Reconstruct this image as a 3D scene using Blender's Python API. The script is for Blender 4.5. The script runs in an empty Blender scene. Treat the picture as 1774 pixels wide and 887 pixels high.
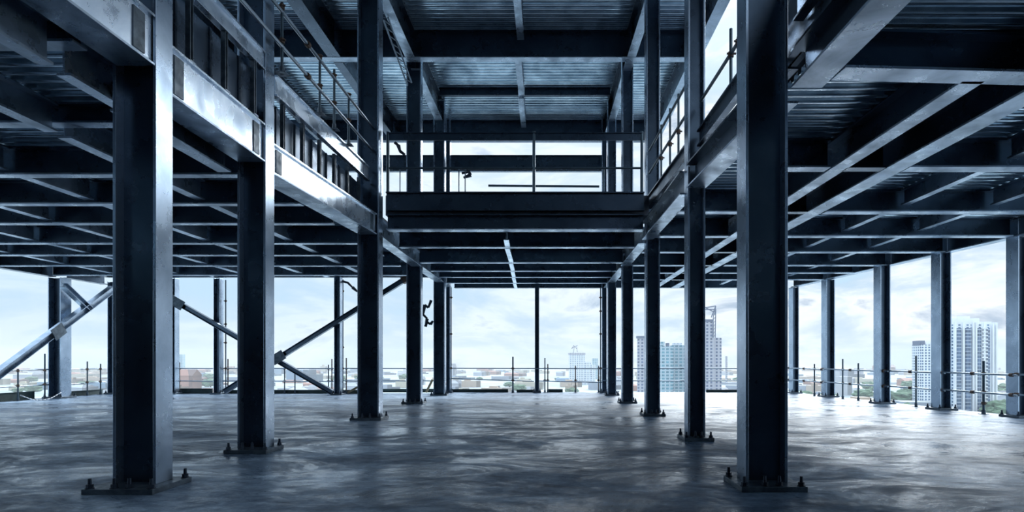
import bpy, math, random
from mathutils import Vector, Matrix, noise
random.seed(7)
C = bpy.context.scene.collection
S = bpy.context.scene
F = 1000.0; VX = 950.0; VY = 622.0; EYE = 1.5

def P(px, d): return (px - VX) / F * d              # sideways metres of a point at depth d
def D(py, h=0.0): return F * (EYE - h) / (py - VY)   # depth of a point of known height
def W(px, py, h):
    d = D(py, h); return (P(px, d), d)

# ------------------------------------------------------------------ materials
def new_mat(name):
    m = bpy.data.materials.new(name); m.use_nodes = True
    nt = m.node_tree; b = nt.nodes['Principled BSDF']; return m, nt, b
def ramp(nt, src, stops):
    r = nt.nodes.new('ShaderNodeValToRGB'); el = r.color_ramp.elements
    while len(el) < len(stops): el.new(0.5)
    for e, (p, c) in zip(el, stops):
        e.position = p; e.color = (*c, 1) if len(c) == 3 else c
    nt.links.new(src, r.inputs[0]); return r
def noise_tex(nt, scale, detail=6, rough=0.6, vec=None, dist=0.0):
    n = nt.nodes.new('ShaderNodeTexNoise'); n.inputs['Scale'].default_value = scale
    n.inputs['Detail'].default_value = detail; n.inputs['Roughness'].default_value = rough
    n.inputs['Distortion'].default_value = dist
    if vec is not None: nt.links.new(vec, n.inputs['Vector'])
    return n
def geo_pos(nt, scale=(1, 1, 1)):
    g = nt.nodes.new('ShaderNodeNewGeometry'); m = nt.nodes.new('ShaderNodeMapping')
    m.inputs['Scale'].default_value = scale; nt.links.new(g.outputs['Position'], m.inputs['Vector']); return m.outputs[0]

def steel(name, c0, c1, metal, r0, r1, sc=1.6, bump=0.01):
    m, nt, b = new_mat(name); pos = geo_pos(nt)
    n = noise_tex(nt, sc, 8, 0.65, pos, 0.6)
    cr = ramp(nt, n.outputs['Fac'], [(0.35, c0), (0.68, c1)]); nt.links.new(cr.outputs[0], b.inputs['Base Color'])
    n2 = noise_tex(nt, sc * 2.3, 5, 0.6, pos)
    rr = ramp(nt, n2.outputs['Fac'], [(0.35, (r0,) * 3), (0.7, (r1,) * 3)]); nt.links.new(rr.outputs[0], b.inputs['Roughness'])
    b.inputs['Metallic'].default_value = metal
    bp = nt.nodes.new('ShaderNodeBump'); bp.inputs['Strength'].default_value = bump; bp.inputs['Distance'].default_value = 0.05
    nt.links.new(n.outputs['Fac'], bp.inputs['Height']); nt.links.new(bp.outputs[0], b.inputs['Normal'])
    return m
def plain(name, c, rough=0.6, metal=0.0, var=0.25, sc=3.0):
    m, nt, b = new_mat(name)
    n = noise_tex(nt, sc, 4, 0.6, geo_pos(nt))
    cr = ramp(nt, n.outputs['Fac'], [(0.3, tuple(x * (1 - var) for x in c)), (0.7, tuple(min(1, x * (1 + var)) for x in c))])
    nt.links.new(cr.outputs[0], b.inputs['Base Color']); b.inputs['Roughness'].default_value = rough; b.inputs['Metallic'].default_value = metal
    return m
M = {}
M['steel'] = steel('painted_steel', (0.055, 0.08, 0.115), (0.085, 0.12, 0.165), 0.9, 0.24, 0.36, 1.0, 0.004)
M['colflange'] = steel('column_flange_steel', (0.30, 0.38, 0.48), (0.46, 0.56, 0.68), 0.9, 0.24, 0.36, 1.2, 0.004)  # same paint as the webs, coloured paler for daylight on column flanges
M['bright'] = steel('bare_steel', (0.50, 0.60, 0.72), (0.84, 0.92, 1.0), 0.85, 0.18, 0.42, 1.1, 0.01)  # pale colour paints in the daylight on edge beams, trims and joists
M['flange'] = steel('flange_steel', (0.20, 0.26, 0.33), (0.50, 0.60, 0.72), 0.7, 0.22, 0.5, 1.2)  # paler than the webs, light on undersides put into the colour
M['deck'] = steel('galvanised_deck', (0.40, 0.50, 0.58), (0.80, 0.92, 1.0), 0.85, 0.10, 0.24, 1.1, 0.01)
M['bolt'] = plain('bolt_steel', (0.03, 0.045, 0.07), 0.4, 0.6)
M['plate'] = steel('plate_steel', (0.04, 0.06, 0.08), (0.13, 0.17, 0.21), 0.4, 0.3, 0.55, 5)
M['tube'] = plain('galvanised_tube', (0.30, 0.36, 0.42), 0.35, 0.8)
M['tube_dark'] = plain('dark_tube', (0.07, 0.11, 0.14), 0.4, 0.5)
M['rust'] = plain('rusted_coupler', (0.13, 0.085, 0.065), 0.7, 0.3, 0.4, 20)
M['toe'] = plain('green_toe_board', (0.035, 0.065, 0.065), 0.6, 0.0, 0.4, 4)
M['hose'] = plain('pale_hose', (0.6, 0.62, 0.65), 0.5)
M['timber'] = plain('timber', (0.34, 0.26, 0.15), 0.8, 0, 0.3, 8)
M['slab'] = plain('slab_concrete', (0.10, 0.12, 0.15), 0.85)
M['chain'] = plain('chain_steel', (0.02, 0.03, 0.05), 0.5, 0.5)

def floor_mat():
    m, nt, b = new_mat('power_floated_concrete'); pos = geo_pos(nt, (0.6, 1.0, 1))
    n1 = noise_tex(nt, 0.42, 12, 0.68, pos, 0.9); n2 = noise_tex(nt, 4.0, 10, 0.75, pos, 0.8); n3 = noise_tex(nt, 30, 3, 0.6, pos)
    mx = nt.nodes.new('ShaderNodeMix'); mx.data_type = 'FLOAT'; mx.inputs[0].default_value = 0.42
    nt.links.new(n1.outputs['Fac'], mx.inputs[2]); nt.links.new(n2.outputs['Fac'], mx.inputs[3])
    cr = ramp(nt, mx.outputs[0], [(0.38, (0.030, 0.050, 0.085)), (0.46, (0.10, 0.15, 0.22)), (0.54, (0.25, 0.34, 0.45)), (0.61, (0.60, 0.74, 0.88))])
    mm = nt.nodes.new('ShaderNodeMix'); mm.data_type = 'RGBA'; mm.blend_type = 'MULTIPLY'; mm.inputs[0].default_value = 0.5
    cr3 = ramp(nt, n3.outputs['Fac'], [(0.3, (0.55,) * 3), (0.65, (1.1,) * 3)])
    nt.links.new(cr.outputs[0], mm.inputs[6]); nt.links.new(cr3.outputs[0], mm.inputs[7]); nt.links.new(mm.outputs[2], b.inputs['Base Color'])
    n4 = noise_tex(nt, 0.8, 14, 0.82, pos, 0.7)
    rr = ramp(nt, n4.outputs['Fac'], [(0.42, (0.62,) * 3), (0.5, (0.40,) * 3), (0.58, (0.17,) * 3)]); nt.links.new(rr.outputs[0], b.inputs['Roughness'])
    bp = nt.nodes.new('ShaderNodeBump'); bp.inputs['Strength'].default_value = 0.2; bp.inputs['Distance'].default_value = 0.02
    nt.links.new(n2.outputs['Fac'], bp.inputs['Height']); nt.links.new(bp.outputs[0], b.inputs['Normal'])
    return m
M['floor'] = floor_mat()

def facade(name, wall, glass, sx, sz, fx=0.55, fz=0.6):
    """window grid in object space: glass panes between floor slabs and piers"""
    m, nt, b = new_mat(name)
    tc = nt.nodes.new('ShaderNodeTexCoord'); sp = nt.nodes.new('ShaderNodeSeparateXYZ'); nt.links.new(tc.outputs['Object'], sp.inputs[0])
    def mth(op, a, v):
        n = nt.nodes.new('ShaderNodeMath'); n.operation = op
        nt.links.new(a, n.inputs[0])
        if isinstance(v, (int, float)): n.inputs[1].default_value = v
        else: nt.links.new(v, n.inputs[1])
        return n.outputs[0]
    xy = mth('ADD', sp.outputs[0], sp.outputs[1])
    def band(src, per, frac):
        f = mth('FRACT', mth('MULTIPLY', src, 1 / per), 0); return mth('LESS_THAN', f, frac)
    w = mth('MULTIPLY', band(xy, sx, fx), band(sp.outputs[2], sz, fz))
    n = noise_tex(nt, 0.15, 3, 0.5, tc.outputs['Object'])
    gl = ramp(nt, n.outputs['Fac'], [(0.35, tuple(g * 0.6 for g in glass)), (0.65, tuple(min(1, g * 1.5) for g in glass))])
    mx = nt.nodes.new('ShaderNodeMix'); mx.data_type = 'RGBA'; mx.inputs[6].default_value = (*wall, 1)
    nt.links.new(w, mx.inputs[0]); nt.links.new(gl.outputs[0], mx.inputs[7]); nt.links.new(mx.outputs[2], b.inputs['Base Color'])
    rr = mth('SUBTRACT', w, 0); r2 = nt.nodes.new('ShaderNodeMapRange'); r2.inputs[3].default_value = 0.8; r2.inputs[4].default_value = 0.2
    nt.links.new(rr, r2.inputs[0]); nt.links.new(r2.outputs[0], b.inputs['Roughness'])
    return m

# ------------------------------------------------------------------ mesh builder
class MB:
    def __init__(s): s.v = []; s.f = []
    def box(s, x0, x1, y0, y1, z0, z1, T=None):
        b = len(s.v)
        pts = [(x, y, z) for z in (z0, z1) for y in (y0, y1) for x in (x0, x1)]
        if T is not None: pts = [tuple(T @ Vector(p)) for p in pts]
        s.v += pts
        s.f += [tuple(b + i for i in q) for q in ((0, 2, 3, 1), (4, 5, 7, 6), (0, 1, 5, 4), (2, 6, 7, 3), (0, 4, 6, 2), (1, 3, 7, 5))]
        return s
    def tube(s, p0, p1, r, n=10, r2=None):
        p0 = Vector(p0); p1 = Vector(p1); r2 = r if r2 is None else r2
        a = (p1 - p0).normalized(); u = a.orthogonal().normalized(); w = a.cross(u); b = len(s.v)
        for p, rr in ((p0, r), (p1, r2)):
            for i in range(n):
                t = 2 * math.pi * i / n; s.v.append(tuple(p + (u * math.cos(t) + w * math.sin(t)) * rr))
        for i in range(n): j = (i + 1) % n; s.f.append((b + i, b + j, b + n + j, b + n + i))
        s.f.append(tuple(b + i for i in reversed(range(n)))); s.f.append(tuple(b + n + i for i in range(n)))
        return s
    def path(s, pts, r, n=8):
        for a, c in zip(pts[:-1], pts[1:]): s.tube(a, c, r, n)
        return s
    def prism(s, poly, z0, z1):
        b = len(s.v); n = len(poly)
        s.v += [(x, y, z0) for x, y in poly] + [(x, y, z1) for x, y in poly]
        s.f.append(tuple(b + i for i in reversed(range(n)))); s.f.append(tuple(b + n + i for i in range(n)))
        for i in range(n): j = (i + 1) % n; s.f.append((b + i, b + j, b + n + j, b + n + i))
        return s
    def build(s, name, mat, parent=None, origin=None, bevel=0.0, smooth=False):
        if origin is None:
            if parent is not None: origin = Vector(parent.location)
            else:
                xs, ys, zs = zip(*s.v); origin = Vector(((min(xs) + max(xs)) / 2, (min(ys) + max(ys)) / 2, min(zs)))
        origin = Vector(origin)
        me = bpy.data.meshes.new(name); me.from_pydata([tuple(Vector(p) - origin) for p in s.v], [], s.f); me.update()
        o = bpy.data.objects.new(name, me); C.objects.link(o); me.materials.append(mat)
        if parent is not None: o.parent = parent; o.location = origin - Vector(parent.location)
        else: o.location = origin
        if bevel:
            md = o.modifiers.new('bevel', 'BEVEL'); md.width = bevel; md.segments = 2; md.limit_method = 'ANGLE'
        if smooth:
            for p in me.polygons: p.use_smooth = True
        return o

def tag(o, label=None, cat=None, group=None, kind=None):
    if label: o['label'] = label
    if cat: o['category'] = cat
    if group: o['group'] = group
    if kind: o['kind'] = kind
    return o
def thing(name, loc, label, cat, group=None):
    o = bpy.data.objects.new(name, None); C.objects.link(o); o.location = loc; o.empty_display_size = 0.3
    return tag(o, label, cat, group)
def struct(name, mb, mat, **k): return tag(mb.build(name, mat, **k), kind='structure')

def frameT(p0, p1, z):
    """local x runs from p0 to p1, local y sideways, local z up"""
    a = Vector((p0[0], p0[1], z)); d = Vector((p1[0] - p0[0], p1[1] - p0[1], 0)); L = d.length
    ang = math.atan2(d.y, d.x)
    return Matrix.Translation(a) @ Matrix.Rotation(ang, 4, 'Z'), L

# ------------------------------------------------------------------ columns
def bolt_mb(x, y, z, r=0.024, h=0.11):
    m = MB(); m.tube((x, y, z), (x, y, z + 0.008), r * 1.9, 12); m.tube((x, y, z + 0.008), (x, y, z + 0.045), r * 1.45, 6)
    m.tube((x, y, z + 0.045), (x, y, z + h), r * 0.85, 8, r * 0.7); return m
def column(cx, yf, w, d, top, label, group=None, plate=0.14, rot=0.0, z0=0.0, pt=0.06, small=False, bolts=True, side='steel'):
    """H-section column: flanges at the two sides, web between them"""
    cy = yf + d / 2
    t = thing('steel_column', (cx, cy, z0), label, 'steel column', group); t['kind'] = 'thing'
    tf = 0.035 if w > 0.3 else 0.022; R = Matrix.Translation((cx, cy, 0)) @ Matrix.Rotation(rot, 4, 'Z')
    zs = z0 + pt
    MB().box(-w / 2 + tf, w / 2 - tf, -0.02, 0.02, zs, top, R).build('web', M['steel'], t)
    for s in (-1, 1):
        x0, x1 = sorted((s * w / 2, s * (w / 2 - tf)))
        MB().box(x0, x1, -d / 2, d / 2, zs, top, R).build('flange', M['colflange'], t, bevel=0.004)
    a = w / 2 + plate * 0.85; b = d / 2 + plate * 0.8; bf_ = d / 2 + plate * (1.0 if small else 1.6)
    MB().box(-a, a, -bf_, b, z0, z0 + pt, R).build('base_plate', M['plate'], t, bevel=0.006)
    if bolts:
        pts = [(sx * (a - 0.05), y_) for sx in (-1, 1) for y_ in (b - 0.05, -bf_ + 0.06)]
        if not small: pts += [(sx * w * 0.17, -bf_ + 0.08) for sx in (-1, 1)] + [(0, d * 0.5 + 0.05), ]
        for (bx, by) in pts:
            q = R @ Vector((bx, by, 0)); bolt_mb(q.x, q.y, z0 + pt).build('anchor_bolt', M['bolt'], t)
    return t
TOP = 12.2
def colpx(l, r, yb, label, d=0.3, top=TOP, **k):
    y = D(yb); x0 = P(l, y); x1 = P(r, y)
    return column((x0 + x1) / 2, y, x1 - x0, d, top, label, **k)
colpx(195, 270, 848, 'nearest dark steel column on the left, its right flange catching daylight', plate=0.17)
colpx(411, 460, 783, 'second dark steel column from the camera in the left row', plate=0.13)
colpx(619, 656, 727, 'third steel column of the left row, standing at the left corner of the opening above', d=0.36)
colpx(704, 729, 699, 'fourth steel column of the left row, slimmer looking, left of a hanging chain')
colpx(751, 770, 685, 'fifth and farthest steel column of the left row near the far edge', small=True)
colpx(1292, 1365, 845, 'nearest dark steel column on the right, on a big bolted base plate', plate=0.15, d=0.32)
colpx(1192, 1222, 762, 'second steel column of the right row, its left flange edged with light', plate=0.13)
colpx(1119.5, 1143.5, 720, 'third steel column of the right row, right of the opening edge', plate=0.13)
colpx(1078, 1097, 698.5, 'fourth steel column of the right row, between two slimmer and wider ones', small=True)
colpx(1053, 1067.5, 685, 'fifth steel column of the right row, close to the far edge', small=True)
# far edge
LOW = 5.1
colpx(772.7, 779.7, 680.5, 'thin far edge column tucked behind the end of the left row', top=TOP, small=True, plate=0.1)
colpx(926.6, 934, 680.5, 'thin far edge column alone in the middle bay', top=4.69, small=True, plate=0.1)
colpx(1043, 1051, 680.5, 'thin far edge column tucked behind the end of the right row', top=TOP, small=True, plate=0.1)
colpx(578.7, 589, 684.3, 'far edge column where a diagonal brace lands, left of the third column', top=4.95, small=True, plate=0.12)
colpx(369.8, 380.5, 683, 'far edge column crossed by a diagonal brace between the two nearest left columns', top=4.95, small=True, plate=0.12)
colpx(296, 303, 683, 'slim far edge column just right of the nearest left column', top=4.95, small=True, plate=0.1)
colpx(186, 196, 683, 'slim corner column just left of the nearest left column', top=4.8, small=True, plate=0.1)
colpx(83, 105, 690, 'wide edge column at far left where a short strut meets the brace', top=4.62, small=True, d=0.5)
# right edge: rotated to follow the slab edge
PR = [(1762, 724, 'rightmost edge column, cut by the frame'), (1627, 710.5, 'edge column in front of the large white tower'),
      (1524, 699.8, 'edge column with rail stubs, second left of the white tower'), (1430.5, 687.8, 'edge column third from the right frame edge, before open sky'),
      (1372.5, 681.4, 'slim corner column just right of the nearest right column')]
PRW = [0.38, 0.36, 0.36, 0.36, 0.28]
prow = []
for (px, yb, lb), w in zip(PR, PRW):
    y = D(yb); x = P(px, y) + w / 2; prow.append((x, y))
    column(x, y, w, 0.36, 4.65, lb, small=True, plate=0.13, rot=0.08)
def edge_x(y):      # right slab edge line
    (xa, ya), (xb, yb) = prow[0], prow[-1]; return xa + (xb - xa) * (y - ya) / (yb - ya)
for y in (9.6, 4.5):
    column(edge_x(y), y, 0.36, 0.36, 4.65, 'edge column outside the right of the frame', small=True, group='edge columns outside the frame', rot=0.08)

# ------------------------------------------------------------------ beams
def beam(p0, p1, zb, zt, bf, label, cat='steel beam', group=None, parts=True, name='steel_beam', tf=0.03, tw=0.02,
         wm='steel', fm='steel', stiff=(), splice=(), wo=0.0):
    T, L = frameT(p0, p1, 0)
    mid = ((p0[0] + p1[0]) / 2, (p0[1] + p1[1]) / 2, zb)
    wb = MB().box(0, L, wo - tw / 2, wo + tw / 2, zb + tf, zt - tf, T)
    bt = MB().box(0, L, -bf / 2, bf / 2, zb, zb + tf, T); tp = MB().box(0, L, -bf / 2, bf / 2, zt - tf, zt, T)
    if not parts:
        m = MB()
        for q in (wb, bt, tp):
            b = len(m.v); m.v += q.v; m.f += [tuple(b + i for i in f) for f in q.f]
        return tag(m.build(name, M[wm], origin=mid), label, cat, group, 'thing')
    t = thing(name, mid, label, cat, group); t['kind'] = 'thing'
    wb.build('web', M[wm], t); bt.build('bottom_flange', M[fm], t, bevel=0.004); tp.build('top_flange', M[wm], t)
    for a in stiff:
        for s in (-1, 1):
            y0, y1 = sorted((wo + s * tw / 2, s * (bf / 2 - 0.01)))
            if abs(y1 - y0) < 0.02: continue
            MB().box(a - 0.008, a + 0.008, y0, y1, zb + tf, zt - tf, T).build('stiffener', M[wm], t)
    for a, s in splice:                     # bolted connection plate on one face of the web
        y0, y1 = sorted((wo + s * tw / 2, wo + s * (tw / 2 + 0.014)))
        sp = MB().box(a - 0.09, a + 0.09, y0, y1, zb + tf + 0.04, zt - tf - 0.04, T).build('splice_plate', M['plate'], t)
        n = 5
        for k in range(n):
            for dx in (-0.045, 0.045):
                z = zb + tf + 0.09 + (zt - zb - 2 * tf - 0.18) * k / (n - 1)
                q0 = T @ Vector((a + dx, wo + s * (tw / 2 + 0.014), z)); q1 = T @ Vector((a + dx, wo + s * (tw / 2 + 0.036), z))
                b = MB().tube(q0, q1, 0.017, 6); b.build('bolt', M['bolt'], sp, origin=mid and (sp.location + Vector(t.location)))
    return t
ZB, ZD = 4.65, 5.12      # soffit of beams and underside of deck, first ceiling
# left row edge beams, webs face the opening
XL = -4.40
ly = [-6.0, D(848), D(783), D(727), D(699), D(685), 25.6]
lab = ['pale lit edge beam over the nearest left column, cut by the frame top',
       'pale edge beam with bolt holes between the first and second left columns',
       'longest pale lit edge beam, between second and third left columns',
       'edge beam between third and fourth left columns with light bottom flange',
       'short edge beam between fourth and fifth left columns', 'stub edge beam from fifth left column to the far edge']
hb = [4.87, 4.68, 4.58, 4.62, 4.66, 4.69]; ht = [5.46, 5.3, 5.1, 5.1, 5.1, 5.1]
xr0 = [-4.52, -4.55, -4.57, -4.24, -4.30, -4.30]; xr1 = [-4.52, -4.57, -4.24, -4.28, -4.30, -4.30]
dd = [0, 0.3, 0.3, 0.36, 0.3, 0.3, 0.3]
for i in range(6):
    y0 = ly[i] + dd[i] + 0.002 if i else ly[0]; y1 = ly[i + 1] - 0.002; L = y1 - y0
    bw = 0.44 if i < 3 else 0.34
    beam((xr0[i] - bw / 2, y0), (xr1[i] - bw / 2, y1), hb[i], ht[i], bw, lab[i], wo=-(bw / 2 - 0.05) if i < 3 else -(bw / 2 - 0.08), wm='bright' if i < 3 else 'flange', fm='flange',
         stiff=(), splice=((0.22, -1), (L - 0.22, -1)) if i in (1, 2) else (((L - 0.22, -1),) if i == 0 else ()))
# lower companion beam on the left, seen under the first two
beam((-5.2, ly[1] + 0.35), (-5.2, ly[2] - 0.05), 4.5, 4.86, 0.22, 'lower parallel beam hung beside the bolt-holed left edge beam', fm='flange')
# right row primary beams
rpts = [(3.07, -6.0), (3.0, 6.71), (2.9, 7.1), (2.72, 10.65), (2.66, 11.05), (2.62, 15.25), (2.6, 15.7), (2.6, 19.55), (2.6, 19.95), (2.6, 23.75), (2.6, 24.1), (2.6, 25.6)]
rl = ['deep beam beside the nearest right column, scuffed pale underside',
      'right row beam between the first and second right columns', 'right row beam between second and third right columns',
      'right row beam with bright soffit between third and fourth right columns', 'right row beam between fourth and fifth right columns',
      'stub beam from the last right column to the far edge']
for i in range(6):
    beam(rpts[2 * i], rpts[2 * i + 1], ZB, 5.1, 0.36 if i < 2 else 0.3, rl[i], fm='flange', wm='steel')
# right bay: two long beams and cross beams between
XB1, XB2 = 4.78, 5.75
beam((XB1 + .05, 6.55), (XB1 - 0.05, 25.55), ZB, ZD, 0.26, 'long beam with pale underside, first one right of the right column row', fm='flange')
beam((XB2 + .15, -6), (XB2 - .15, 25.55), ZB, ZD, 0.34, 'long beam with wide pale underside, second one right of the right column row', fm='flange')
cr = [6.38, 9.6, 12.45, 14.9, 17.1, 19.5, 21.2, 23.0]
names = ['nearest', 'second', 'third', 'fourth', 'fifth', 'sixth', 'seventh', 'eighth']
for i, y in enumerate(cr):
    x0 = 3.2 if i < 2 else 2.77
    if i == 0:
        beam((3.2, y), (XB2 - 0.2, y + 0.12), ZB, 5.08, 0.3, 'nearest dark cross beam at upper right with mottled bottom flange', fm='flange')
    else:
        beam((x0, y), (XB1 - 0.14, y), ZB, ZD, 0.24, '%s cross beam back, spanning from the right column row to the first long beam' % names[i], fm='flange')
        beam((XB1 + 0.14, y), (XB2 - 0.19, y), ZB, ZD, 0.2, 'short cross beam linking the two long beams, %s row back' % names[i], parts=False)
    if i not in (3,): beam((XB2 + 0.19, y), (edge_x(y) - 0.16, y), ZB, ZD, 0.26, '%s cross beam back, reaching the right slab edge' % names[i], fm='flange')
    else: beam((XB2 + 0.19, y), (edge_x(y) - 0.2, y), ZB, ZD, 0.26, 'cross beam landing on the rightmost edge column', fm='flange')
# right bay joists
for xj, nm in ((7.6, 'inner'), (9.5, 'outer')):
    ys = [1.0] + cr + [25.5]
    for k in range(1, len(ys) - 1):
        beam((xj, ys[k] + 0.14), (xj, ys[k + 1] - 0.14), 4.78, ZD, 0.16, '%s joist under the right deck, in the %s bay back' % (nm, names[k - 1]), name='steel_joist', cat='joist', parts=False, wm='flange')
# right perimeter beam over the edge columns
pp = [(edge_x(-6.0), -6.0)] + [(edge_x(y), y) for y in (4.5, 9.6)] + list(prow)
pl = ['perimeter beam outside the frame', 'perimeter beam outside the frame', 'perimeter beam leading to the rightmost edge column']
pp2 = [(edge_x(y), y) for y in (-6.0, 4.5, 9.6)] + [(edge_x(p[1]), p[1]) for p in reversed(list(prow)[::-1])]
lbs = ['perimeter beam outside the frame'] * 2 + ['perimeter beam running out of frame at the right edge', 'perimeter beam above the large white tower',
       'perimeter beam one bay left of the large white tower', 'perimeter beam over the open cloudy bay at right', 'short perimeter beam over the far right corner bay']
for i in range(len(pp2) - 1):
    (xa, ya), (xb, yb) = pp2[i], pp2[i + 1]
    g = 'perimeter beams outside the frame' if i < 2 else None
    beam((xa, ya + 0.19), (xb, yb + 0.17), ZB + 0.005, ZD, 0.3, lbs[i], fm='flange', group=g)
# left bay: continuous cross beams and joists
cl = [3.2, 6.2, 8.3, 9.95, 11.8, 13.5, 15.8, 17.6, 19.6, 21.8]
ladj = ['cross beam high at upper left, closest to the camera', 'second cross beam back at upper left with mottled flange', 'third cross beam back in the left ceiling',
        'wide black cross beam behind the nearest left column', 'fifth cross beam back in the left ceiling', 'sixth cross beam back, seen between the two nearest left columns',
        'seventh cross beam back in the left ceiling', 'eighth cross beam back in the left ceiling', 'ninth cross beam back in the left ceiling', 'tenth cross beam back, last before the far edge']
for i, y in enumerate(cl):
    x1 = XL - 0.2 if abs(y - 19.6) > 0.01 else XL - 0.5
    if i in (2,): x1 = XL - 0.56
    x1 = -5.03
    beam((-18.7, y), (x1, y), 4.86 if i < 3 else ZB, ZD, 0.2, ladj[i], fm='flange')
js = [(-7.05, 'first'), (-9.3, 'second'), (-11.6, 'third'), (-14.0, 'fourth'), (-16.4, 'fifth')]
for xj, nm in js:
    for k in range(len(cl) - 1):
        beam((xj, cl[k] + 0.11), (xj, cl[k + 1] - 0.11), 4.72, ZD, 0.2, '%s joist left of the left column row, bay %s back under the deck' % (nm, names[k] if k < 8 else 'ninth'),
             name='steel_joist', cat='joist', parts=False, wm='flange')
    beam((xj, cl[-1] + 0.11), (xj, 24.3), 4.95, ZD, 0.2, '%s joist left of the left column row, in the farthest bay' % nm, name='steel_joist', cat='joist', parts=False, wm='flange')
beam((-5.3, 3.31), (-5.3, 6.09), 4.6, 5.1, 0.16, 'short joist close to the left edge beam at the top of the frame', name='steel_joist', cat='joist', parts=False, wm='flange')
beam((-5.3, 6.31), (-5.3, 8.19), 4.6, 5.1, 0.16, 'short joist with a bright patch behind the nearest left column', name='steel_joist', cat='joist', parts=False, wm='bright')
# left perimeter and far edge beams
beam((-18.85, -6), (-18.85, 21.95), 4.62, ZD, 0.28, 'left perimeter beam leaving the frame at the left')
beam((-18.85, 22.6), (-18.85, 24.5), 4.66, ZD, 0.28, 'short perimeter beam between the two leftmost edge columns')
beam((-18.7, 24.45), (XL - 0.35, 24.45), 4.95, 5.42, 0.26, 'far edge beam across the left bays above the braces')
beam((XL + 0.17, 26.0), (2.43, 26.0), 4.69, ZD, 0.26, 'far edge beam across the middle bay above the city')
beam((2.77, 26.0), (10.5, 26.0), 4.70, ZD, 0.26, 'far edge beam across the right bays')
# middle deck cross beams beyond the opening
YV = 14.85
cm = [(16.4, 'first'), (19.0, 'second'), (20.8, 'third'), (22.4, 'fourth'), (24.1, 'fifth')]
for y, nm in cm:
    beam((XL + 0.17, y), (2.44, y), ZB + 0.01, ZD, 0.22, '%s cross beam behind the opening edge under the middle deck' % nm, fm='flange')
ys = [YV + 0.35] + [c[0] for c in cm] + [26.0]
for k in range(len(ys) - 1):
    beam((-1.12 - 0.06 * k, ys[k] + 0.15), (-1.15 - 0.06 * k, ys[k + 1] - 0.15), 4.66, ZD, 0.14, 'pale central joist under the middle deck, bay %s back' % names[k], name='steel_joist', cat='joist', parts=False, wm='bright')
# edge of the opening
beam((XL + 0.27, YV), (2.44, YV), 4.80, 5.2, 0.3, 'lower beam across the far side of the opening', fm='flange')
beam((XL + 0.27, YV - 0.12), (2.44, YV - 0.12), 5.27, 5.75, 0.16, 'upper edge beam across the opening below the guard rail')

# ------------------------------------------------------------------ decks and slabs
def deck(x0, x1, y0, y1, z, per=0.21, h=0.055, xr=None):
    m = MB(); y = y0
    prof = []
    while y < y1 - 1e-6:
        cb = 0.09 * 0.42 * per                       # shallow crown rolled into each pan
        for i in range(7): u = i / 3 - 1; prof.append((min(y + 0.21 * per * (1 + u), y1), z + cb * u * u))
        for i in range(7): u = i / 3 - 1; prof.append((min(y + (0.5 + 0.21 * (1 + u)) * per, y1), z + h + cb * u * u))
        y += per
    prof.append((y1, z))
    for (yy, zz) in prof:
        xb = x1 if xr is None else xr(yy)
        m.v += [(x0, yy, zz), (xb, yy, zz)]
    for i in range(len(prof) - 1): m.f.append((2 * i, 2 * i + 1, 2 * i + 3, 2 * i + 2))
    return m
YB = -16.0
struct('ceiling', deck(-18.9, -5.02, YB, 24.25, ZD + 0.004), M['deck'])
struct('ceiling', deck(3.2, None, YB, 26.2, ZD + 0.004, xr=lambda y: edge_x(y) + 0.1), M['deck'])
struct('ceiling', deck(XL + 0.2, 2.5, YV + 0.2, 26.2, ZD + 0.004), M['deck'])
ex0, ex1 = edge_x(YB), edge_x(26.3)
struct('floor', MB().prism([(-19.3, YB), (-5.02, YB), (-5.02, 24.25), (-19.3, 24.25)], 5.21, 5.8), M['slab'])
struct('floor', MB().prism([(3.15, YB), (ex0 + .3, YB), (ex1 + .3, 26.3), (3.15, 26.3)], 5.21, 5.45), M['slab'])
struct('floor', MB().prism([(XL + .2, YV + 0.05), (2.6, YV + 0.05), (2.6, 26.3), (XL + .2, 26.3)], 5.21, 5.72), M['slab'])
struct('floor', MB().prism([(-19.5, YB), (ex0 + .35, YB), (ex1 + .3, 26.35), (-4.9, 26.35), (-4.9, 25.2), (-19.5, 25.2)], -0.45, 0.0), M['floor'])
# unseen storey behind the camera, added over the opening to darken the interior
struct('ceiling', deck(XL - 0.1, 2.88, YB, 0.5, ZD + 0.004), M['deck'])
struct('floor', MB().box(XL - 0.1, 2.88, YB, 0.5, 5.21, 5.7), M['slab'])
struct('wall_left', MB().box(-19.3, -19.0, YB, -2, 0, 12.2), M['slab'])  # unseen walls added here to block light from behind and the sides
struct('wall_right', MB().box(15.9, 16.2, YB, -2, 0, 12.2), M['slab'])
struct('wall_back', MB().box(-19.3, 16.2, YB - 0.4, YB, 0, 12.2), M['slab'])
# slab edge trims along the opening
XF = -4.60
t1 = beam((XF, -2), (XF, 6.6), 6.15, 6.45, 0.1, 'edge trim channel above the nearest left column', name='edge_channel', cat='channel', wm='bright', fm='bright')
t2 = beam((XF, 6.98), (XF, 9.29), 6.15, 6.45, 0.1, 'pale edge trim channel between the first and second left columns, high up', name='edge_channel', cat='channel', wm='bright', fm='bright')
t3 = beam((XF + 0.02, 9.65), (XF + 0.14, 14.28), 5.9, 6.25, 0.1, 'pale edge trim channel below the left guard rail', name='edge_channel', cat='channel', wm='bright', fm='bright')
beam((2.86, 7.1), (2.8, 10.66), 5.42, 5.72, 0.12, 'edge trim channel between the first and second right columns', name='edge_channel', cat='channel')
beam((2.8, 11.05), (2.66, 15.25), 5.46, 5.8, 0.12, 'edge trim channel between the second and third right columns', name='edge_channel', cat='channel')
beam((2.92, -2), (2.9, 6.7), 5.42, 5.72, 0.12, 'edge trim channel over the nearest right column', name='edge_channel', cat='channel')
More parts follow.
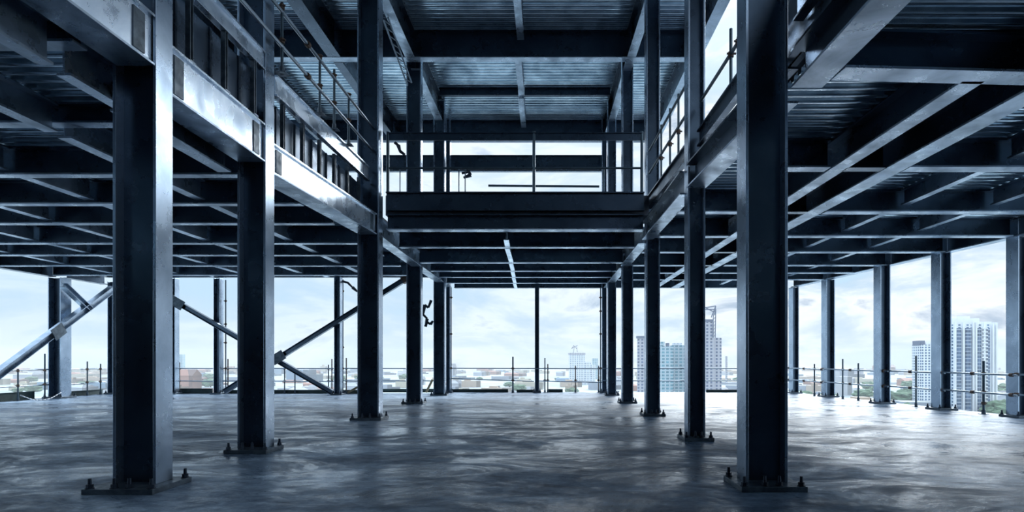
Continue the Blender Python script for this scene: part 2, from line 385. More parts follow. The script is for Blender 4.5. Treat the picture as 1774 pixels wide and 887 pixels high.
# hanger brackets between trim and edge beam on the left
for k, y in enumerate((7.4, 8.2, 9.0, 10.0, 10.8, 11.6, 12.4, 13.2, 14.0)):
    zt = ht[1] if y < 9.3 else ht[2]; zz = 6.15 if y < 9.3 else 5.9
    t = thing('hanger_bracket', (XF, y, zt), 'small hanger bracket between the pale edge beam and the trim channel on the left', 'bracket', 'hanger brackets on the left opening edge')
    MB().box(XF - 0.035, XF + 0.03, y - 0.035, y - 0.02, zt, zz).box(XF - 0.035, XF + 0.03, y + 0.02, y + 0.035, zt, zz).build('strap', M['plate'], t)
    MB().box(XF - 0.05, XF + 0.05, y - 0.06, y + 0.06, zt, zt + 0.015).build('foot', M['tube'], t)

for (x0, y0, y1, z0, z1, lb) in ((-4.74, -2, 6.6, 5.5, 6.3, 'dark slab edge plate above the nearest left column'), (-4.74, 6.98, 9.29, 5.34, 6.12, 'dark slab edge plate between the first and second left columns'),
        (-4.72, 9.65, 14.28, 5.14, 5.86, 'dark slab edge plate between the second and third left columns'), (3.0, -2, 7.2, 5.14, 6.4, 'dark slab edge plate above the nearest right column')):
    m = MB().box(x0 - 0.012, x0 + 0.012, y0, y1, z0, z1).box(x0 - 0.1, x0 + 0.012, y0, y1, z0, z0 + 0.012)
    y = y0 + 0.3
    while y < y1: m.box(x0 + 0.012, x0 + 0.03, y, y + 0.04, z0, z1); y += 0.75
    tag(m.build('edge_plate', M['steel']), lb, 'plate')

# ------------------------------------------------------------------ upper ceiling
UB, UD = 11.3, 12.2
struct('ceiling', deck(-13.5, 4.95, YB, 26.2, UD + 0.004, per=0.22, h=0.055), M['deck'])
struct('floor', MB().box(-13.6, 5.0, YB, 26.3, UD + 0.08, UD + 0.3), M['slab'])
beam((-13.4, 18.9), (4.62, 18.9), UB, UD, 0.3, 'deep dark cross beam high above the opening', fm='flange')
beam((-13.4, 26.0), (4.62, 26.0), UB, UD, 0.3, 'far cross beam at the edge of the high ceiling')
beam((-13.4, 12.6), (4.62, 12.6), UB, UD, 0.3, 'high cross beam above the frame')
beam((-13.4, 6.3), (4.62, 6.3), UB, UD, 0.3, 'high cross beam above the frame, nearer')
beam((4.8, YB), (4.8, 26.15), UB, UD, 0.34, 'high edge beam seen against the sky between the right columns', fm='flange')
beam((2.85, 12.8), (2.7, 18.72), UB, UD, 0.28, 'high beam over the right row before the deep cross beam', fm='flange')
beam((2.7, 19.08), (2.6, 25.83), UB + .05, UD, 0.28, 'high beam over the right row beyond the deep cross beam', fm='flange')
beam((-4.5, 12.8), (-4.5, 18.72), UB, UD, 0.3, 'high beam with pale underside over the third left column', fm='flange')
beam((-4.5, 19.52), (-4.5, 23.7), UB, UD, 0.3, 'high beam with pale underside over the fourth left column', fm='flange')
beam((-6.95, 12.8), (-6.95, 18.72), UB, UD, 0.42, 'broad dark beam high above the left guard rail')
beam((-6.95, 19.08), (-6.95, 25.83), UB, UD, 0.3, 'dark beam high at left beyond the deep cross beam')
beam((-10.2, 12.8), (-10.2, 18.72), UB, UD, 0.3, 'leftmost high beam before the deep cross beam')
beam((-10.2, 19.08), (-10.2, 25.83), UB, UD, 0.3, 'leftmost high beam beyond the deep cross beam')
beam((-0.9, 12.8), (-0.9, 18.72), 11.85, UD, 0.22, 'central high joist in front of the deep cross beam', name='steel_joist', cat='joist', parts=False, wm='flange')
beam((-1.05, 19.08), (-1.05, 22.66), 11.85, UD, 0.22, 'central high joist behind the deep cross beam', name='steel_joist', cat='joist', parts=False, wm='flange')
beam((-1.1, 22.94), (-1.1, 25.83), 11.85, UD, 0.22, 'central high joist nearest the far edge', name='steel_joist', cat='joist', parts=False, wm='flange')
beam((-4.3, 22.8), (-1.2, 22.8), 11.9, UD, 0.12, 'thin dark cross joist left of the central high joist', name='steel_joist', cat='joist', parts=False)
beam((-0.94, 22.8), (2.44, 22.8), 11.9, UD, 0.12, 'thin dark cross joist right of the central high joist', name='steel_joist', cat='joist', parts=False)
beam((-4.4, 25.98), (2.4, 25.98), 9.93, 10.65, 0.2, 'far beam crossing the sky gap behind the guard rail')
beam((-13, 25.98), (-4.7, 25.98), 9.93, 10.65, 0.2, 'far beam at upper left behind the left columns')

# ------------------------------------------------------------------ scaffold tubes, rails and posts
def rail(p0, p1, label, group=None, r=0.024, mat='tube', coupl=()):
    mid = [(a + b) / 2 for a, b in zip(p0, p1)]
    if not coupl: return tag(MB().tube(p0, p1, r).build('guard_rail', M[mat], origin=mid), label, 'guard rail', group)
    t = thing('guard_rail', mid, label, 'guard rail', group); MB().tube(p0, p1, r).build('tube', M[mat], t)
    v0, v1 = Vector(p0), Vector(p1)
    for a in coupl:
        c = v0.lerp(v1, a); dr = (v1 - v0).normalized() * 0.045
        MB().tube(c - dr, c + dr, r * 1.8, 10).build('coupler', M['rust'], t)
    return t
def post(x, y, z0, z1, label, group=None, coup=(1.08, 0.55), r=0.025, mat='tube_dark', foot=True):
    t = thing('scaffold_post', (x, y, z0), label, 'scaffold post', group)
    MB().tube((x, y, z0), (x, y, z1), r).build('pole', M[mat], t)
    if foot: MB().box(x - 0.09, x + 0.09, y - 0.09, y + 0.09, z0, z0 + 0.012).tube((x, y, z0 + .012), (x, y, z0 + 0.12), r * 1.6, 10).build('foot', M['plate'], t)
    for c in coup:
        MB().tube((x, y, z0 + c - 0.04), (x, y, z0 + c + 0.04), r * 1.75, 10).tube((x - 0.07, y - 0.03, z0 + c), (x + 0.07, y - 0.03, z0 + c), 0.016, 6).build('coupler', M['rust'], t)
    return t
# far middle
YF = 25.75
rail((P(779, YF), YF, 1.09), (P(1043, YF), YF, 1.07), 'top scaffold rail across the far middle bay')
rail((P(779, YF), YF, 0.64), (P(925, YF), YF, 0.50), 'lower scaffold rail in the left half of the far middle bay')
rail((P(933, YF), YF, 0.52), (P(1043, YF), YF, 0.46), 'lower scaffold rail in the right half of the far middle bay')
post(P(888.5, YF - .1), YF - .1, 0, 1.6, 'tall scaffold post on a foot plate in the far middle bay', r=0.035)
post(P(944, YF + 0.1), YF + .1, 0, 1.55, 'scaffold post just right of the thin middle column')
post(P(949, YF + 0.12), YF + .12, 0, 1.28, 'short rusty scaffold post right of the thin middle column', mat='rust')
post(P(997, YF + .1), YF + .1, 0, 1.2, 'scaffold post in front of the small tower under construction', mat='rust')
post(P(1037, YF + .1), YF + .1, 0, 1.2, 'scaffold post left of the thin right far column', mat='rust')
# far, between left row columns and to the right
for a, b, lb in ((664, 703, 'between third and fourth left columns'), (731, 751, 'between fourth and fifth left columns'), (1054, 1185, 'behind the middle of the right row'), (1190, 1367, 'behind the two nearest right columns')):
    rail((P(a - 12, YF), YF, 1.08), (P(b, YF), YF, 1.08), 'top scaffold rail ' + lb); rail((P(a - 12, YF), YF, 0.54), (P(b, YF), YF, 0.52), 'lower scaffold rail ' + lb)
# far left
YL = 24.95
segs = [(196, 296, 'behind the nearest left column'), (303, 369, 'right of the nearest left column'), (381, 578, 'behind the second left column'), (590, 650, 'behind the third left column')]
for a, b, lb in segs:
    rail((P(a, YL), YL, 1.10), (P(b, YL), YL, 1.09), 'upper scaffold rail ' + lb); rail((P(a, YL), YL, 0.56), (P(b, YL), YL, 0.53), 'lower scaffold rail ' + lb)
for px, h, lb, mt in ((311, 1.35, 'scaffold post right of the nearest left column', 'rust'), (395, 1.5, 'rusty scaffold post beside the far pole', 'rust'), (493, 1.3, 'scaffold post just right of the brace crossing', 'tube_dark'),
                  (511, 0.95, 'short scaffold post between brace crossing and landing', 'tube_dark'), (569, 1.25, 'scaffold post left of the brace landing column', 'tube_dark'), (575, 1.5, 'rusty scaffold post touching the brace landing column', 'rust'), (600, 1.55, 'scaffold post right of the brace landing column', 'rust'),
                  (232, 1.3, 'scaffold post hidden by the nearest left column', 'tube_dark')):
    post(P(px, YL + .1), YL + .1, 0, h, lb, mat=mt)
post(P(391, 24.85), 24.85, 0, 4.9, 'full height scaffold pole right of the far braced column', coup=(1.1, 2.2, 3.0, 4.0), mat='tube_dark')
post(P(594, 24.65), 24.65, 0, 4.9, 'full height scaffold pole right of the brace landing column', coup=(1.1, 2.0, 3.3, 4.4), mat='tube_dark')
post(P(305, 25.1), 25.1, 0, 4.9, 'full height scaffold pole right of the nearest left column', coup=(1.1, 2.7, 4.0), mat='tube_dark')
post(P(781.5, 25.35), 25.35, 0, 4.65, 'full height scaffold pole behind the fifth left column', coup=(1.1, 2.6, 4.2), mat='tube_dark')
post(P(1040.5, 25.35), 25.35, 0, 4.65, 'full height scaffold pole left of the thin right far column', coup=(1.1, 2.6, 3.6, 4.2), mat='tube_dark')
# left edge
XE = -19.05
def le(py_d): return XE
for y0, y1, lb in ((14.0, 22.0, 'leaving the frame at the left'), (22.5, 24.8, 'between the two leftmost edge columns')):
    rail((XE, y0, 1.08), (XE, y1, 1.1), 'upper edge rail ' + lb); rail((XE, y0, 0.5), (XE, y1, 0.52), 'lower edge rail ' + lb)
for y, lb, h in ((20.6, 'thin post on the left edge nearest the frame side', 1.15), (21.7, 'post with a flag-like clamp just left of the wide edge column', 1.7), (22.75, 'rusty post right of the wide edge column', 1.7), (23.7, 'post midway between the two leftmost edge columns', 1.4), (24.4, 'post near the corner column on the left edge', 1.3)):
    post(XE + 0.12, y, 0, h, lb, mat='rust' if 'rusty' in lb else 'tube_dark')
# right edge
def rr_(y): return edge_x(y) - 0.05
ee = [(prow[0][1], prow[1][1]), (prow[1][1], prow[2][1]), (prow[2][1], prow[3][1]), (prow[3][1], prow[4][1]), (9.7, prow[0][1])]
rn = ['before the white tower', 'one bay left of the white tower', 'two bays left of the white tower', 'in the last bay before the far right corner', 'outside the frame at right']
for (y0, y1), lb in zip(ee, rn):
    for z, nm in ((1.09, 'upper'), (0.58, 'lower')):
        rail((rr_(y0) - 0.22, y0 - 0.1, z), (rr_(y1) - 0.22, y1 + 0.35, z + 0.02), '%s right edge rail %s' % (nm, lb), coupl=(0.06, 0.5, 0.93), r=0.026)
for px, h, lb, mt in ((1704, 1.45, 'stout scaffold post in front of the white tower', 'tube_dark'), (1587, 1.6, 'tall dark scaffold post left of the smaller tower', 'tube_dark'), (1487, 1.35, 'dark and rusty scaffold post two bays left of the white tower', 'tube_dark'),
                      (1460, 1.5, 'scaffold post right of the third edge column', 'tube_dark'), (1411, 1.3, 'scaffold post near the far right corner', 'tube_dark')):
    # solve for the depth at which the slab edge line meets this direction
    k = (px - VX) / F; (xa, ya), (xb, yb) = prow[0], prow[-1]; m_ = (xb - xa) / (yb - ya); y = (xa - m_ * ya - 0.18) / (k - m_)
    post(k * y, y, 0, h, lb, mat=mt, coup=(1.1, 0.6, 0.3) if px == 1704 else (1.1, 0.6), r=0.032 if px == 1704 else 0.027)
# toe boards / kerb channels
def board(p0, p1, h, label, w=0.05, mat='toe'):
    T, L = frameT(p0, p1, 0); m = MB().box(0, L, -w / 2, w / 2, 0.0, h, T).box(0, L, -w / 2 - 0.04, w / 2, h - 0.02, h, T).box(0, L, -w / 2 - 0.04, w / 2, 0, 0.02, T)
    return tag(m.build('toe_board', M[mat]), label, 'toe board')
board((P(782, 25.95), 26.1), (P(880, 25.95), 26.1), 0.14, 'dark toe board at the left of the far middle bay')
board((P(895, 25.95), 26.1), (P(925, 25.95), 26.1), 0.12, 'short toe board left of the thin middle column')
board((P(640, 25.95), 26.1), (P(760, 25.95), 26.1), 0.15, 'dark toe board behind the fourth left column')
board((P(950, 25.95), 26.1), (P(975, 25.95), 26.1), 0.14, 'short toe board right of the thin middle column')
board((P(1225, 25.95), 26.1), (P(1300, 25.95), 26.1), 0.12, 'toe board between the two nearest right columns')
board((P(310, 25.05), 25.15), (P(366, 25.05), 25.15), 0.22, 'green toe board right of the nearest left column')
board((P(392, 25.05), 25.15), (P(640, 25.05), 25.15), 0.16, 'long green toe board under the crossed braces')
board((-19.25, 15.5), (-19.25, 21.6), 0.3, 'dark green kerb board along the left edge')
board((-19.25, 22.5), (-19.25, 24.9), 0.2, 'kerb board between the two leftmost edge columns')
hp = [(-18.2 + 0.03 * math.sin(i), 19.9 + i * 0.14, 0.03 + 0.22 * (abs(i - 6) / 6) ** 2) for i in range(13)]
tag(MB().path(hp, 0.018, 8).build('hose', M['hose'], smooth=True), 'pale hose sagging along the floor at the left edge', 'hose')
# a couple of planks past the far edge posts
for a, b, lb in (((P(604, 25), 24.9, 0.05), (P(640, 25), 24.8, 0.55), 'timber plank leaning behind the third left column'), ((P(740, 25.8), 25.6, 0.03), (P(752, 25.8), 25.5, 0.6), 'timber plank leaning between the fourth and fifth left columns')):
    tag(MB().tube(a, b, 0.06, 4).build('timber_plank', M['timber']), lb, 'plank')

# guard rails round the opening on the upper storey
def urail(p0, p1, lb, r=0.03, mat='tube'): return rail(p0, p1, lb, r=r, mat=mat, coupl=(0.25, 0.6))
urail((-4.5, 4.5, 7.3), (-4.38, 14.7, 7.28), 'top guard rail along the left side of the opening')
urail((-4.5, 4.5, 6.72), (-4.38, 14.7, 6.70), 'middle guard rail along the left side of the opening')
for px, z1, lb in ((488.6, 7.45, 'guard post right of the second left column on the upper storey'), (554, 7.3, 'slender guard post on the left opening edge'), (579, 7.5, 'stout guard post midway along the left opening edge'), (604, 7.4, 'guard post left of the third column on the upper storey'), (645, 7.35, 'guard post at the left corner of the opening')):
    y = -4.44 / ((px - VX) / F); zt = 6.45 if y < 9.3 else 6.25
    post(-4.44, y, zt, z1, lb, coup=(0.55, 1.12), foot=True, mat='tube_dark')
# rail across the opening
YR = YV - 0.12
t = thing('guard_rail', (-1, YR, 5.75), 'guard rail across the far side of the opening with a deep top board', 'guard rail')
MB().box(XL + 0.3, 2.4, YR - 0.02, YR + 0.02, 7.08, 7.26).box(XL + 0.3, 2.4, YR - 0.05, YR + 0.03, 7.25, 7.27).build('top_board', M['steel'], t)
MB().tube((XL + .3, YR, 6.37), (2.4, YR, 6.37), 0.028).build('middle_rail', M['tube_dark'], t)
for px in (672, 925, 1112): x = P(px, YR); MB().tube((x, YR, 5.75), (x, YR, 7.3), 0.04).build('post', M['tube_dark'], t); 
# right side rails
for (p0, p1, lb) in (((2.86, 7.2, 6.22), (2.8, 10.6, 6.24), 'guard rail above the trim between the first and second right columns'),
                     ((2.78, 11.1, 7.0), (2.66, 15.2, 7.0), 'top guard rail between the second and third right columns'), ((2.78, 11.1, 6.4), (2.66, 15.2, 6.4), 'middle guard rail between the second and third right columns')):
    rail(p0, p1, lb, mat='tube_dark', r=0.03)
for x, y, z0, z1, lb in ((2.83, 8.95, 5.72, 6.62, 'guard post left of the nearest right column on the upper storey'), (2.83, 8.6, 5.72, 6.3, 'short guard post beside another left of the nearest right column'), (2.77, 11.5, 5.8, 7.1, 'upper guard post right after the second right column'), (2.75, 12.2, 5.8, 7.1, 'upper guard post midway between second and third right columns'), (2.72, 12.9, 5.8, 7.1, 'upper guard post nearer the third right column'), (2.7, 13.8, 5.8, 7.1, 'upper guard post beside the third right column')):
    post(x, y, z0, z1, lb, coup=(0.5,), foot=False)
# upper storey posts at far edge
for px in (693, 795, 806, 1046, 1110): 
    post(P(px, 25.3), 25.3, 5.72, 9.9, {693: 'upper pole left of the fourth left column', 795: 'first upper pole right of the fifth left column', 806: 'second upper pole right of the fifth left column', 1046: 'upper pole left of the far right column', 1110: 'upper pole behind the third right column'}[px], coup=(1.1, 2.0, 3.0), foot=True)
# loose couplers / chains
def chain(pts, r, label, nm='hanging_chain'):
    m = MB(); 
    for a, b in zip(pts[:-1], pts[1:]): m.tube(a, b, r * random.uniform(0.7, 1.3), 7, r * 0.6)
    return tag(m.build(nm, M['chain']), label, 'chain')
def cpx(lst, y): return [(P(px, y), y, EYE + (VY - py) / F * y) for px, py in lst]
chain(cpx([(747, 520), (742, 533), (736, 528), (733, 545), (740, 552), (737, 566), (740, 558), (746, 562), (750, 556)], 23.4), 0.07, 'dark rigging chain hung on the fifth left column')
chain(cpx([(684, 247), (690, 252), (693, 262), (701, 268)], 18.9), 0.07, 'dark hook left of the fourth left column above the rail')
chain(cpx([(800, 300), (812, 298), (816, 303), (803, 308)], 25.5), 0.08, 'dark clamp on the upper pole behind the rail')
chain(cpx([(592, 487), (603, 490), (611, 498), (619, 505)], 24.4), 0.07, 'dark turnbuckle hung from the far pole near the third left column')
tag(MB().tube((P(846, 24.9), 24.9, 8.98), (P(1038, 24.9), 24.9, 8.94), 0.05).build('scaffold_tube', M['tube_dark']), 'loose scaffold tube lying across behind the guard rail', 'tube')

# ------------------------------------------------------------------ diagonal braces
def brace(p0, p1, label, w=0.2, h=0.2, mat='steel', gus=(), ends=True):
    v0, v1 = Vector(p0), Vector(p1); L = (v1 - v0).length
    q = (v1 - v0).to_track_quat('X', 'Z'); T = Matrix.Translation(v0) @ q.to_matrix().to_4x4()
    t = thing('diagonal_brace', tuple((v0 + v1) / 2), label, 'brace')
    m = MB().box(0, L, -w / 2, w / 2, -h / 2, -h / 2 + 0.02, T).box(0, L, -w / 2, w / 2, h / 2 - 0.02, h / 2, T).box(0, L, -0.01, 0.01, -h / 2 + .02, h / 2 - .02, T)
    m.build('member', M[mat], t)
    for g in gus: MB().box(g - 0.28, g + 0.28, -w / 2 - 0.03, -w / 2, -h / 2 - 0.1, h / 2 + 0.1, T).build('gusset', M['plate'], t)
    return t
yb = 24.75
def bp(px, py, y): return (P(px, y), y, EYE + (VY - py) / F * y)
brace(bp(299, 519, 24.3), bp(576, 680, 24.3), 'long brace falling from upper left to the landing column', gus=(0.3,))
brace(bp(388, 679, 23.9), bp(697, 487, 23.9), 'long brace rising to the right behind the third left column', gus=(2.7,))
brace(bp(-60, 690, 18.17), bp(195, 500, 24.3), 'big pale brace rising from the left frame edge toward the corner', w=0.26, h=0.24, mat='flange', gus=(4.0,))
brace(bp(110, 494, 21.85), bp(155, 536, 23.08), 'short strut from the wide edge column down to the big brace', w=0.22, h=0.2, mat='flange')
brace(bp(712, 478, 23.9), bp(697, 487, 23.9), 'rusty splice piece at the top of the rising brace', w=0.3, h=0.26, mat='rust')
# light lattice strut high left
lat = thing('lattice_strut', (-5.4, 18, 8), 'light lattice strut leaning left of the fourth column on the upper storey', 'lattice strut')
a0 = bp(664, 34, 16.5); a1 = bp(706, 148, 18.6); b0 = bp(672, 30, 16.5); b1 = bp(713, 143, 18.6)
MB().tube(a0, a1, 0.025).tube(b0, b1, 0.025).build('chord', M['tube'], lat)
m = MB()
for k in range(9):
    u = Vector(a0).lerp(Vector(a1), k / 9); w_ = Vector(b0).lerp(Vector(b1), (k + 1) / 9); m.tube(u, w_, 0.015, 6)
m.build('lacing', M['tube'], lat)

# ------------------------------------------------------------------ the city
GZ = -60.0
M['ground'] = plain('city_ground', (0.36, 0.42, 0.44), 0.9, 0, 0.35, 0.006)  # lightened for a haze effect and brighter reflections in the decks
g = MB(); n = 64; R_ = 3500
g.prism([(R_ * math.cos(2 * math.pi * i / n), R_ * math.sin(2 * math.pi * i / n)) for i in range(n)], GZ - 2, GZ)
struct('ground', g, M['ground'])
fm1 = facade('tower_white_blue', (0.74, 0.77, 0.80), (0.05, 0.12, 0.22), 4.4, 3.6, 0.55, 0.62)
fm2 = facade('tower_pale', (0.72, 0.75, 0.78), (0.20, 0.28, 0.36), 5.5, 4.5, 0.5, 0.55)
fm3 = facade('tower_teal', (0.42, 0.52, 0.56), (0.07, 0.22, 0.28), 6.5, 5.0, 0.66, 0.6)
fm4 = facade('tower_grey', (0.42, 0.42, 0.46), (0.07, 0.10, 0.18), 6.0, 5.0, 0.5, 0.6)
fmg = facade('glass_strip_panes', (0.40, 0.46, 0.54), (0.03, 0.08, 0.16), 2.4, 3.9, 0.9, 0.78)
glassm = plain('curtain_glass', (0.05, 0.14, 0.24), 0.15, 0.2, 0.4, 0.05)
whitem = plain('white_render', (0.78, 0.80, 0.82), 0.8, 0, 0.06, 0.1)
cranem = plain('crane_paint', (0.10, 0.13, 0.20), 0.6)
redm = plain('red_steel', (0.35, 0.12, 0.09), 0.6)
def tower(px0, px1, top, Dm, mat, label, blocks=None, depth=None, name='tower_block'):
    x0, x1 = P(px0, Dm), P(px1, Dm); H = EYE + (VY - top) / F * Dm; dp = depth or (x1 - x0) * 0.7
    t = thing(name, ((x0 + x1) / 2, Dm, GZ), label, 'tower')
    MB().box(x0, x1, Dm, Dm + dp, GZ, H).build('body', mat, t)
    for (a, b, yt, fy, nm, mt) in (blocks or ()):
        MB().box(P(a, Dm), P(b, Dm), Dm + fy, Dm + dp * 0.9, GZ if nm in ('wing',) else H - 1, EYE + (VY - yt) / F * Dm).build(nm, mt, t)
    return t, x0, x1, H
# large white tower at right
Dt = 620
t, x0, x1, H = tower(1652, 1725, 562, Dt, fm1, 'large white and blue glass residential tower at right',
    blocks=[(1654, 1700, 551, 3, 'crown', whitem), (1663, 1686, 547, 5, 'roof_plant', whitem), (1704, 1723, 557, 4, 'crown', whitem), (1644, 1656, 572, 5, 'wing', fm1)])
for a, b in ((1656, 1664), (1672, 1681), (1692, 1698), (1709, 1713)):
    MB().box(P(a, Dt), P(b, Dt), Dt - 1.5, Dt, GZ, H - 4).build('glass_strip', fmg, t)
for a in (1653, 1667, 1684, 1689, 1703, 1718, 1724):
    MB().box(P(a, Dt) - 0.7, P(a, Dt) + 0.7, Dt - 2.6, Dt, GZ, H + 2).build('fin', whitem, t)
for k in range(24):
    z = GZ + 12 + k * 3.9
    if z < H - 3: MB().box(P(1698.5, Dt), P(1708, Dt), Dt - 3, Dt, z, z + 1.1).build('balcony', whitem, t)
t, x0, x1, H = tower(1596, 1632, 597, 760, fm1, 'smaller tower partly hidden by an edge column', blocks=[(1595, 1604, 590, 2, 'crown', cranem), (1606, 1616, 593, 3, 'roof_plant', whitem)])
t, x0, x1, H = tower(986, 1013, 614, 1400, fm2, 'pale tower under construction seen through the far middle bay', blocks=[(985, 1014, 611.5, -1, 'crown', fm4), (1012, 1024, 627, 2, 'wing', fm2), (1022, 1032, 632, 4, 'wing', fm2)])
m = MB()
for (a, b) in (((993, 612), (995, 600)), ((990, 604), (1001, 598)), ((993, 598), (999, 604)), ((1000, 610), (999, 600)), ((990, 604), (994, 599))): m.tube(bp(a[0], a[1], 1405), bp(b[0], b[1], 1405), 0.8, 4)
m.build('rooftop_crane', cranem, t)
tower(1026, 1036, 621, 1750, fm3, 'slim teal tower right of the pale tower under construction')
tower(1105, 1117, 585, 900, fm4, 'slim dark tower left of the third right column', blocks=[(1103, 1119, 582, -1, 'crown', cranem)])
tower(1142, 1166, 600, 880, fm3, 'teal glass block right of the third right column', blocks=[(1146, 1152, 592, 2, 'roof_plant', fm3), (1156, 1160, 594, 2, 'roof_plant', cranem)])
tower(1164, 1190, 598, 890, fm3, 'second teal glass block beside the second right column', blocks=[(1168, 1182, 594, 3, 'crown', fm2)])
t, x0, x1, H = tower(1196, 1237, 558, 860, fm4, 'tallest grey tower with a crane on its roof', blocks=[(1222, 1236, 553, 2, 'crown', cranem), (1236, 1251, 585, 3, 'wing', fm4)])
m = MB()
for a, b in (((1235, 585), (1236, 540)), ((1239, 585), (1240, 535)), ((1222, 533), (1240, 530)), ((1222, 536), (1240, 536)), ((1240, 530), (1238, 545)), ((1232, 550), (1240, 530)), ((1222, 533), (1236, 540))): m.tube(bp(a[0], a[1], 858), bp(b[0], b[1], 858), 0.8, 5)
for k in range(8): m.tube(bp(1235, 585 - 6 * k, 858), bp(1239.5, 579 - 6 * k, 858), 0.45, 4)
m.build('rooftop_crane', cranem, t)
tower(1257, 1260, 617, 1500, fm4, 'distant chimney stack left of the nearest right column')
tower(305, 316, 614, 1900, fm3, 'lone distant glass tower right of the nearest left column')
tower(1484, 1496, 638, 2400, fm4, 'far hazy blocks between two right edge columns')
# low city
cols = [(0.5, 0.52, 0.55), (0.42, 0.45, 0.5), (0.30, 0.34, 0.40), (0.45, 0.36, 0.28), (0.40, 0.22, 0.17), (0.22, 0.32, 0.42), (0.5, 0.46, 0.36)]
cm_ = [facade('low_building_wall', c, tuple(v * 0.4 for v in c), 6.0, 3.4, 0.5, 0.5) for c in cols]
protos = []
for k in range(7):
    m = MB().box(-1, 1, -0.6, 0.6, 0, 1)
    if k % 3 == 0: m.box(-0.5, 0.1, -0.3, 0.3, 1, 1.25)
    if k % 3 == 1:
        b = len(m.v); m.v += [(-1.05, -.65, 1), (1.05, -.65, 1), (1.05, .65, 1), (-1.05, .65, 1), (-1.0, 0, 1.4), (1.0, 0, 1.4)]
        m.f += [(b, b + 1, b + 5, b + 4), (b + 2, b + 3, b + 4, b + 5), (b + 1, b + 2, b + 5), (b + 3, b, b + 4), (b, b + 3, b + 2, b + 1)]
    if k % 3 == 2: m.box(1, 1.7, -0.4, 0.5, 0, 0.6)
    me = bpy.data.meshes.new('low_building'); me.from_pydata(m.v, [], m.f); me.materials.append(cm_[k]); protos.append(me)
rnd = random.Random(3)
placed = []
tries = 0
while len(placed) < 290 and tries < 30000:
    tries += 1
    py = VY + rnd.choice((rnd.uniform(19, 30), rnd.uniform(24, 62), rnd.uniform(40, 100))); Dm = 61.5 * F / (py - VY)
    px = rnd.uniform(-10, 1790)
    if py > 684 and px < 1370: continue
    x = P(px, Dm); w = rnd.uniform(9, 30) * (1 if Dm < 1500 else 1.5)
    if any(abs(x - a) < (w + c) * 1.5 and abs(Dm - b) < (w + c) * 1.0 for a, b, c in placed): continue
    if 560 < Dm < 700 and 1630 < px < 1740: continue
    if 700 < Dm < 1000 and 1080 < px < 1300: continue
    if 700 < Dm < 850 and 1570 < px < 1660: continue
    if abs(Dm - 1400) < 70 and 970 < px < 1045: continue
    placed.append((x, Dm, w))
    o = bpy.data.objects.new('low_building', protos[rnd.randrange(7)]); C.objects.link(o)
    o.location = (x, Dm, GZ); o.scale = (w, w * 0.9, rnd.uniform(5, 15) if rnd.random() < 0.93 else rnd.uniform(22, 34)); o.rotation_euler.z = rnd.uniform(-0.35, 0.35)
    side = 'left' if px < 620 else ('middle' if px < 1120 else 'right')
    tag(o, 'low hazy building in the distant city at the %s' % side, 'building', 'low city buildings at the %s' % side)
# trees
gm = plain('tree_crown', (0.10, 0.17, 0.10), 0.9, 0, 0.5, 0.2)
import bmesh
def crown(seed):
    b = bmesh.new(); bmesh.ops.create_icosphere(b, subdivisions=3, radius=1.0)
    for v in b.verts:
        f = 1 + 0.55 * noise.noise(v.co * 2.1 + Vector((seed, 0, 0))) + 0.25 * noise.noise(v.co * 5 + Vector((0, seed, 0)))
        v.co *= f; v.co.z = v.co.z * 0.75 + 1.0
    bmesh.ops.create_cone(b, cap_ends=True, segments=8, radius1=0.1, radius2=0.07, depth=0.8, matrix=Matrix.Translation((0, 0, 0.1)))
    me = bpy.data.meshes.new('tree'); b.to_mesh(me); b.free(); me.materials.append(gm); return me
cr_ = [crown(s) for s in (1.3, 5.7, 9.1)]
for k in range(150):
    if k < 90: px = rnd.uniform(1370, 1774); py = rnd.uniform(672, 728)
    else: px = rnd.uniform(0, 1300); py = rnd.uniform(655, 684)
    Dm = 61.5 * F / (py - VY); x = P(px, Dm); s = rnd.uniform(6, 13)
    if any(abs(x - a) < (c * 1.8 + s) and abs(Dm - b) < (c + s) for a, b, c in placed): continue
    if 1630 < px < 1735 and 600 < Dm < 690: continue
    o = bpy.data.objects.new('tree', cr_[k % 3]); C.objects.link(o); o.location = (x, Dm, GZ); o.scale = (s * 1.5, s, s * 0.8)
    sd = 'below the right slab edge' if k < 90 else 'beyond the far slab edge'
    tag(o, 'bushy green city tree ' + sd, 'tree', 'city trees ' + sd)

# haze lying over the city
hz = bpy.data.materials.new('haze'); hz.use_nodes = True; nt = hz.node_tree; nt.nodes.clear()
o_ = nt.nodes.new('ShaderNodeOutputMaterial'); v_ = nt.nodes.new('ShaderNodeVolumeScatter')
v_.inputs['Color'].default_value = (0.93, 0.97, 1.0, 1); v_.inputs['Density'].default_value = 0.0002; v_.inputs['Anisotropy'].default_value = 0.0
nt.links.new(v_.outputs[0], o_.inputs['Volume'])
HAZE = True
if HAZE:
    h = MB().box(-3600, 3600, 120, 3600, GZ - 1, 60).build('haze', hz); tag(h, 'pale blue haze lying over the distant city', 'haze', kind='stuff')

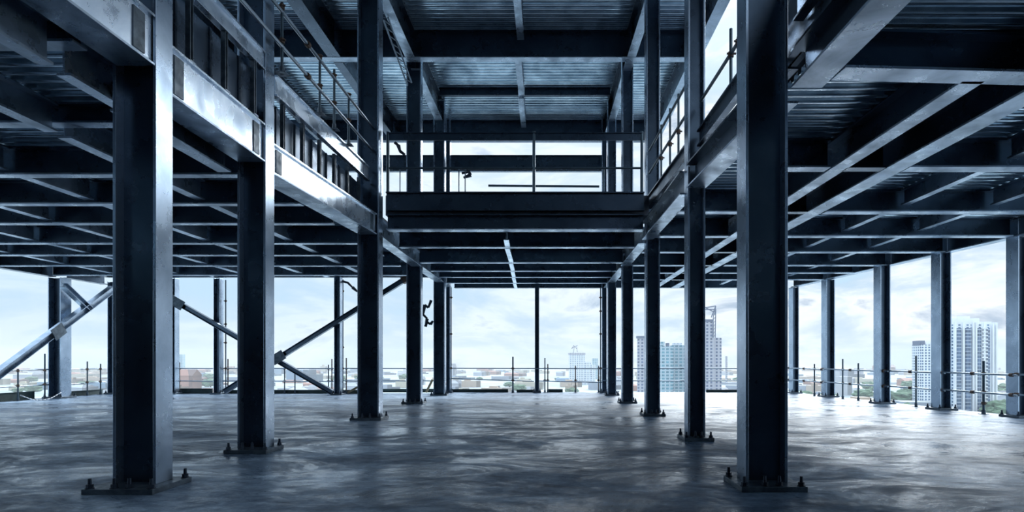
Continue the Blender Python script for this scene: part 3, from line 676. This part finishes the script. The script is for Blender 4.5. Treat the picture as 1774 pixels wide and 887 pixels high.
# ------------------------------------------------------------------ sky
w = bpy.data.worlds.new('World'); S.world = w; w.use_nodes = True; nt = w.node_tree; nt.nodes.clear()
out = nt.nodes.new('ShaderNodeOutputWorld'); bg = nt.nodes.new('ShaderNodeBackground'); nt.links.new(bg.outputs[0], out.inputs[0])
tc = nt.nodes.new('ShaderNodeTexCoord'); mp = nt.nodes.new('ShaderNodeMapping'); mp.inputs['Scale'].default_value = (1.0, 1.0, 3.2)
nt.links.new(tc.outputs['Generated'], mp.inputs[0])
n1 = noise_tex(nt, 4.2, 9, 0.6, mp.outputs[0], 0.4); n2 = noise_tex(nt, 1.1, 4, 0.5, mp.outputs[0])
sep = nt.nodes.new('ShaderNodeSeparateXYZ'); nt.links.new(tc.outputs['Generated'], sep.inputs[0])
base = ramp(nt, sep.outputs[2], [(0.0, (0.50, 0.64, 0.74)), (0.10, (0.43, 0.61, 0.77)), (0.35, (0.56, 0.72, 0.90)), (1.0, (0.5, 0.68, 0.9))])
cl_ = ramp(nt, n1.outputs['Fac'], [(0.36, (0, 0, 0)), (0.48, (0.7,) * 3), (0.58, (1, 1, 1))])
cc = ramp(nt, n1.outputs['Fac'], [(0.40, (0.46, 0.54, 0.64)), (0.47, (0.62, 0.70, 0.78)), (0.53, (0.78, 0.84, 0.89)), (0.58, (0.80, 0.85, 0.89)), (0.66, (0.34, 0.43, 0.55))])
mx = nt.nodes.new('ShaderNodeMix'); mx.data_type = 'RGBA'
# more cloud to the right
mr = nt.nodes.new('ShaderNodeMapRange'); mr.inputs[1].default_value = -0.6; mr.inputs[2].default_value = 0.5; mr.inputs[3].default_value = 0.35; mr.inputs[4].default_value = 1.0
nt.links.new(sep.outputs[0], mr.inputs[0])
mu = nt.nodes.new('ShaderNodeMath'); mu.operation = 'MULTIPLY'; nt.links.new(cl_.outputs[0], mu.inputs[0]); nt.links.new(mr.outputs[0], mu.inputs[1])
nt.links.new(mu.outputs[0], mx.inputs[0]); nt.links.new(base.outputs[0], mx.inputs[6]); nt.links.new(cc.outputs[0], mx.inputs[7])
gz = nt.nodes.new('ShaderNodeMapRange'); gz.inputs[1].default_value = 0.42; gz.inputs[2].default_value = 0.9; gz.inputs[3].default_value = 1.0; gz.inputs[4].default_value = 3.0
nt.links.new(sep.outputs[2], gz.inputs[0]); nt.links.new(mx.outputs[2], bg.inputs[0]); nt.links.new(gz.outputs[0], bg.inputs[1])

# sun behind thin cloud, beyond and to the right
sd = bpy.data.lights.new('sun', 'SUN'); so = bpy.data.objects.new('sun', sd); C.objects.link(so)
sd.energy = 3.4; sd.angle = math.radians(32); sd.color = (0.88, 0.95, 1.0)
so.rotation_euler = Vector((-0.36, -0.85, -0.54)).to_track_quat('-Z', 'Y').to_euler()

# ------------------------------------------------------------------ camera
cam = bpy.data.cameras.new('camera'); co = bpy.data.objects.new('camera', cam); C.objects.link(co)
co.location = (0, 0, EYE); co.rotation_euler = (math.radians(90), 0, 0)
cam.sensor_width = 36; cam.lens = 36 * F / 1774; cam.shift_x = (887 - VX) / 1774; cam.shift_y = (VY - 443.5) / 1774
cam.clip_end = 6000; cam.clip_start = 0.05
S.camera = co
vs = S.view_settings; vs.view_transform = 'Standard'; vs.look = 'None'; vs.gamma = 1; vs.use_curve_mapping = False; vs.exposure = 0.36
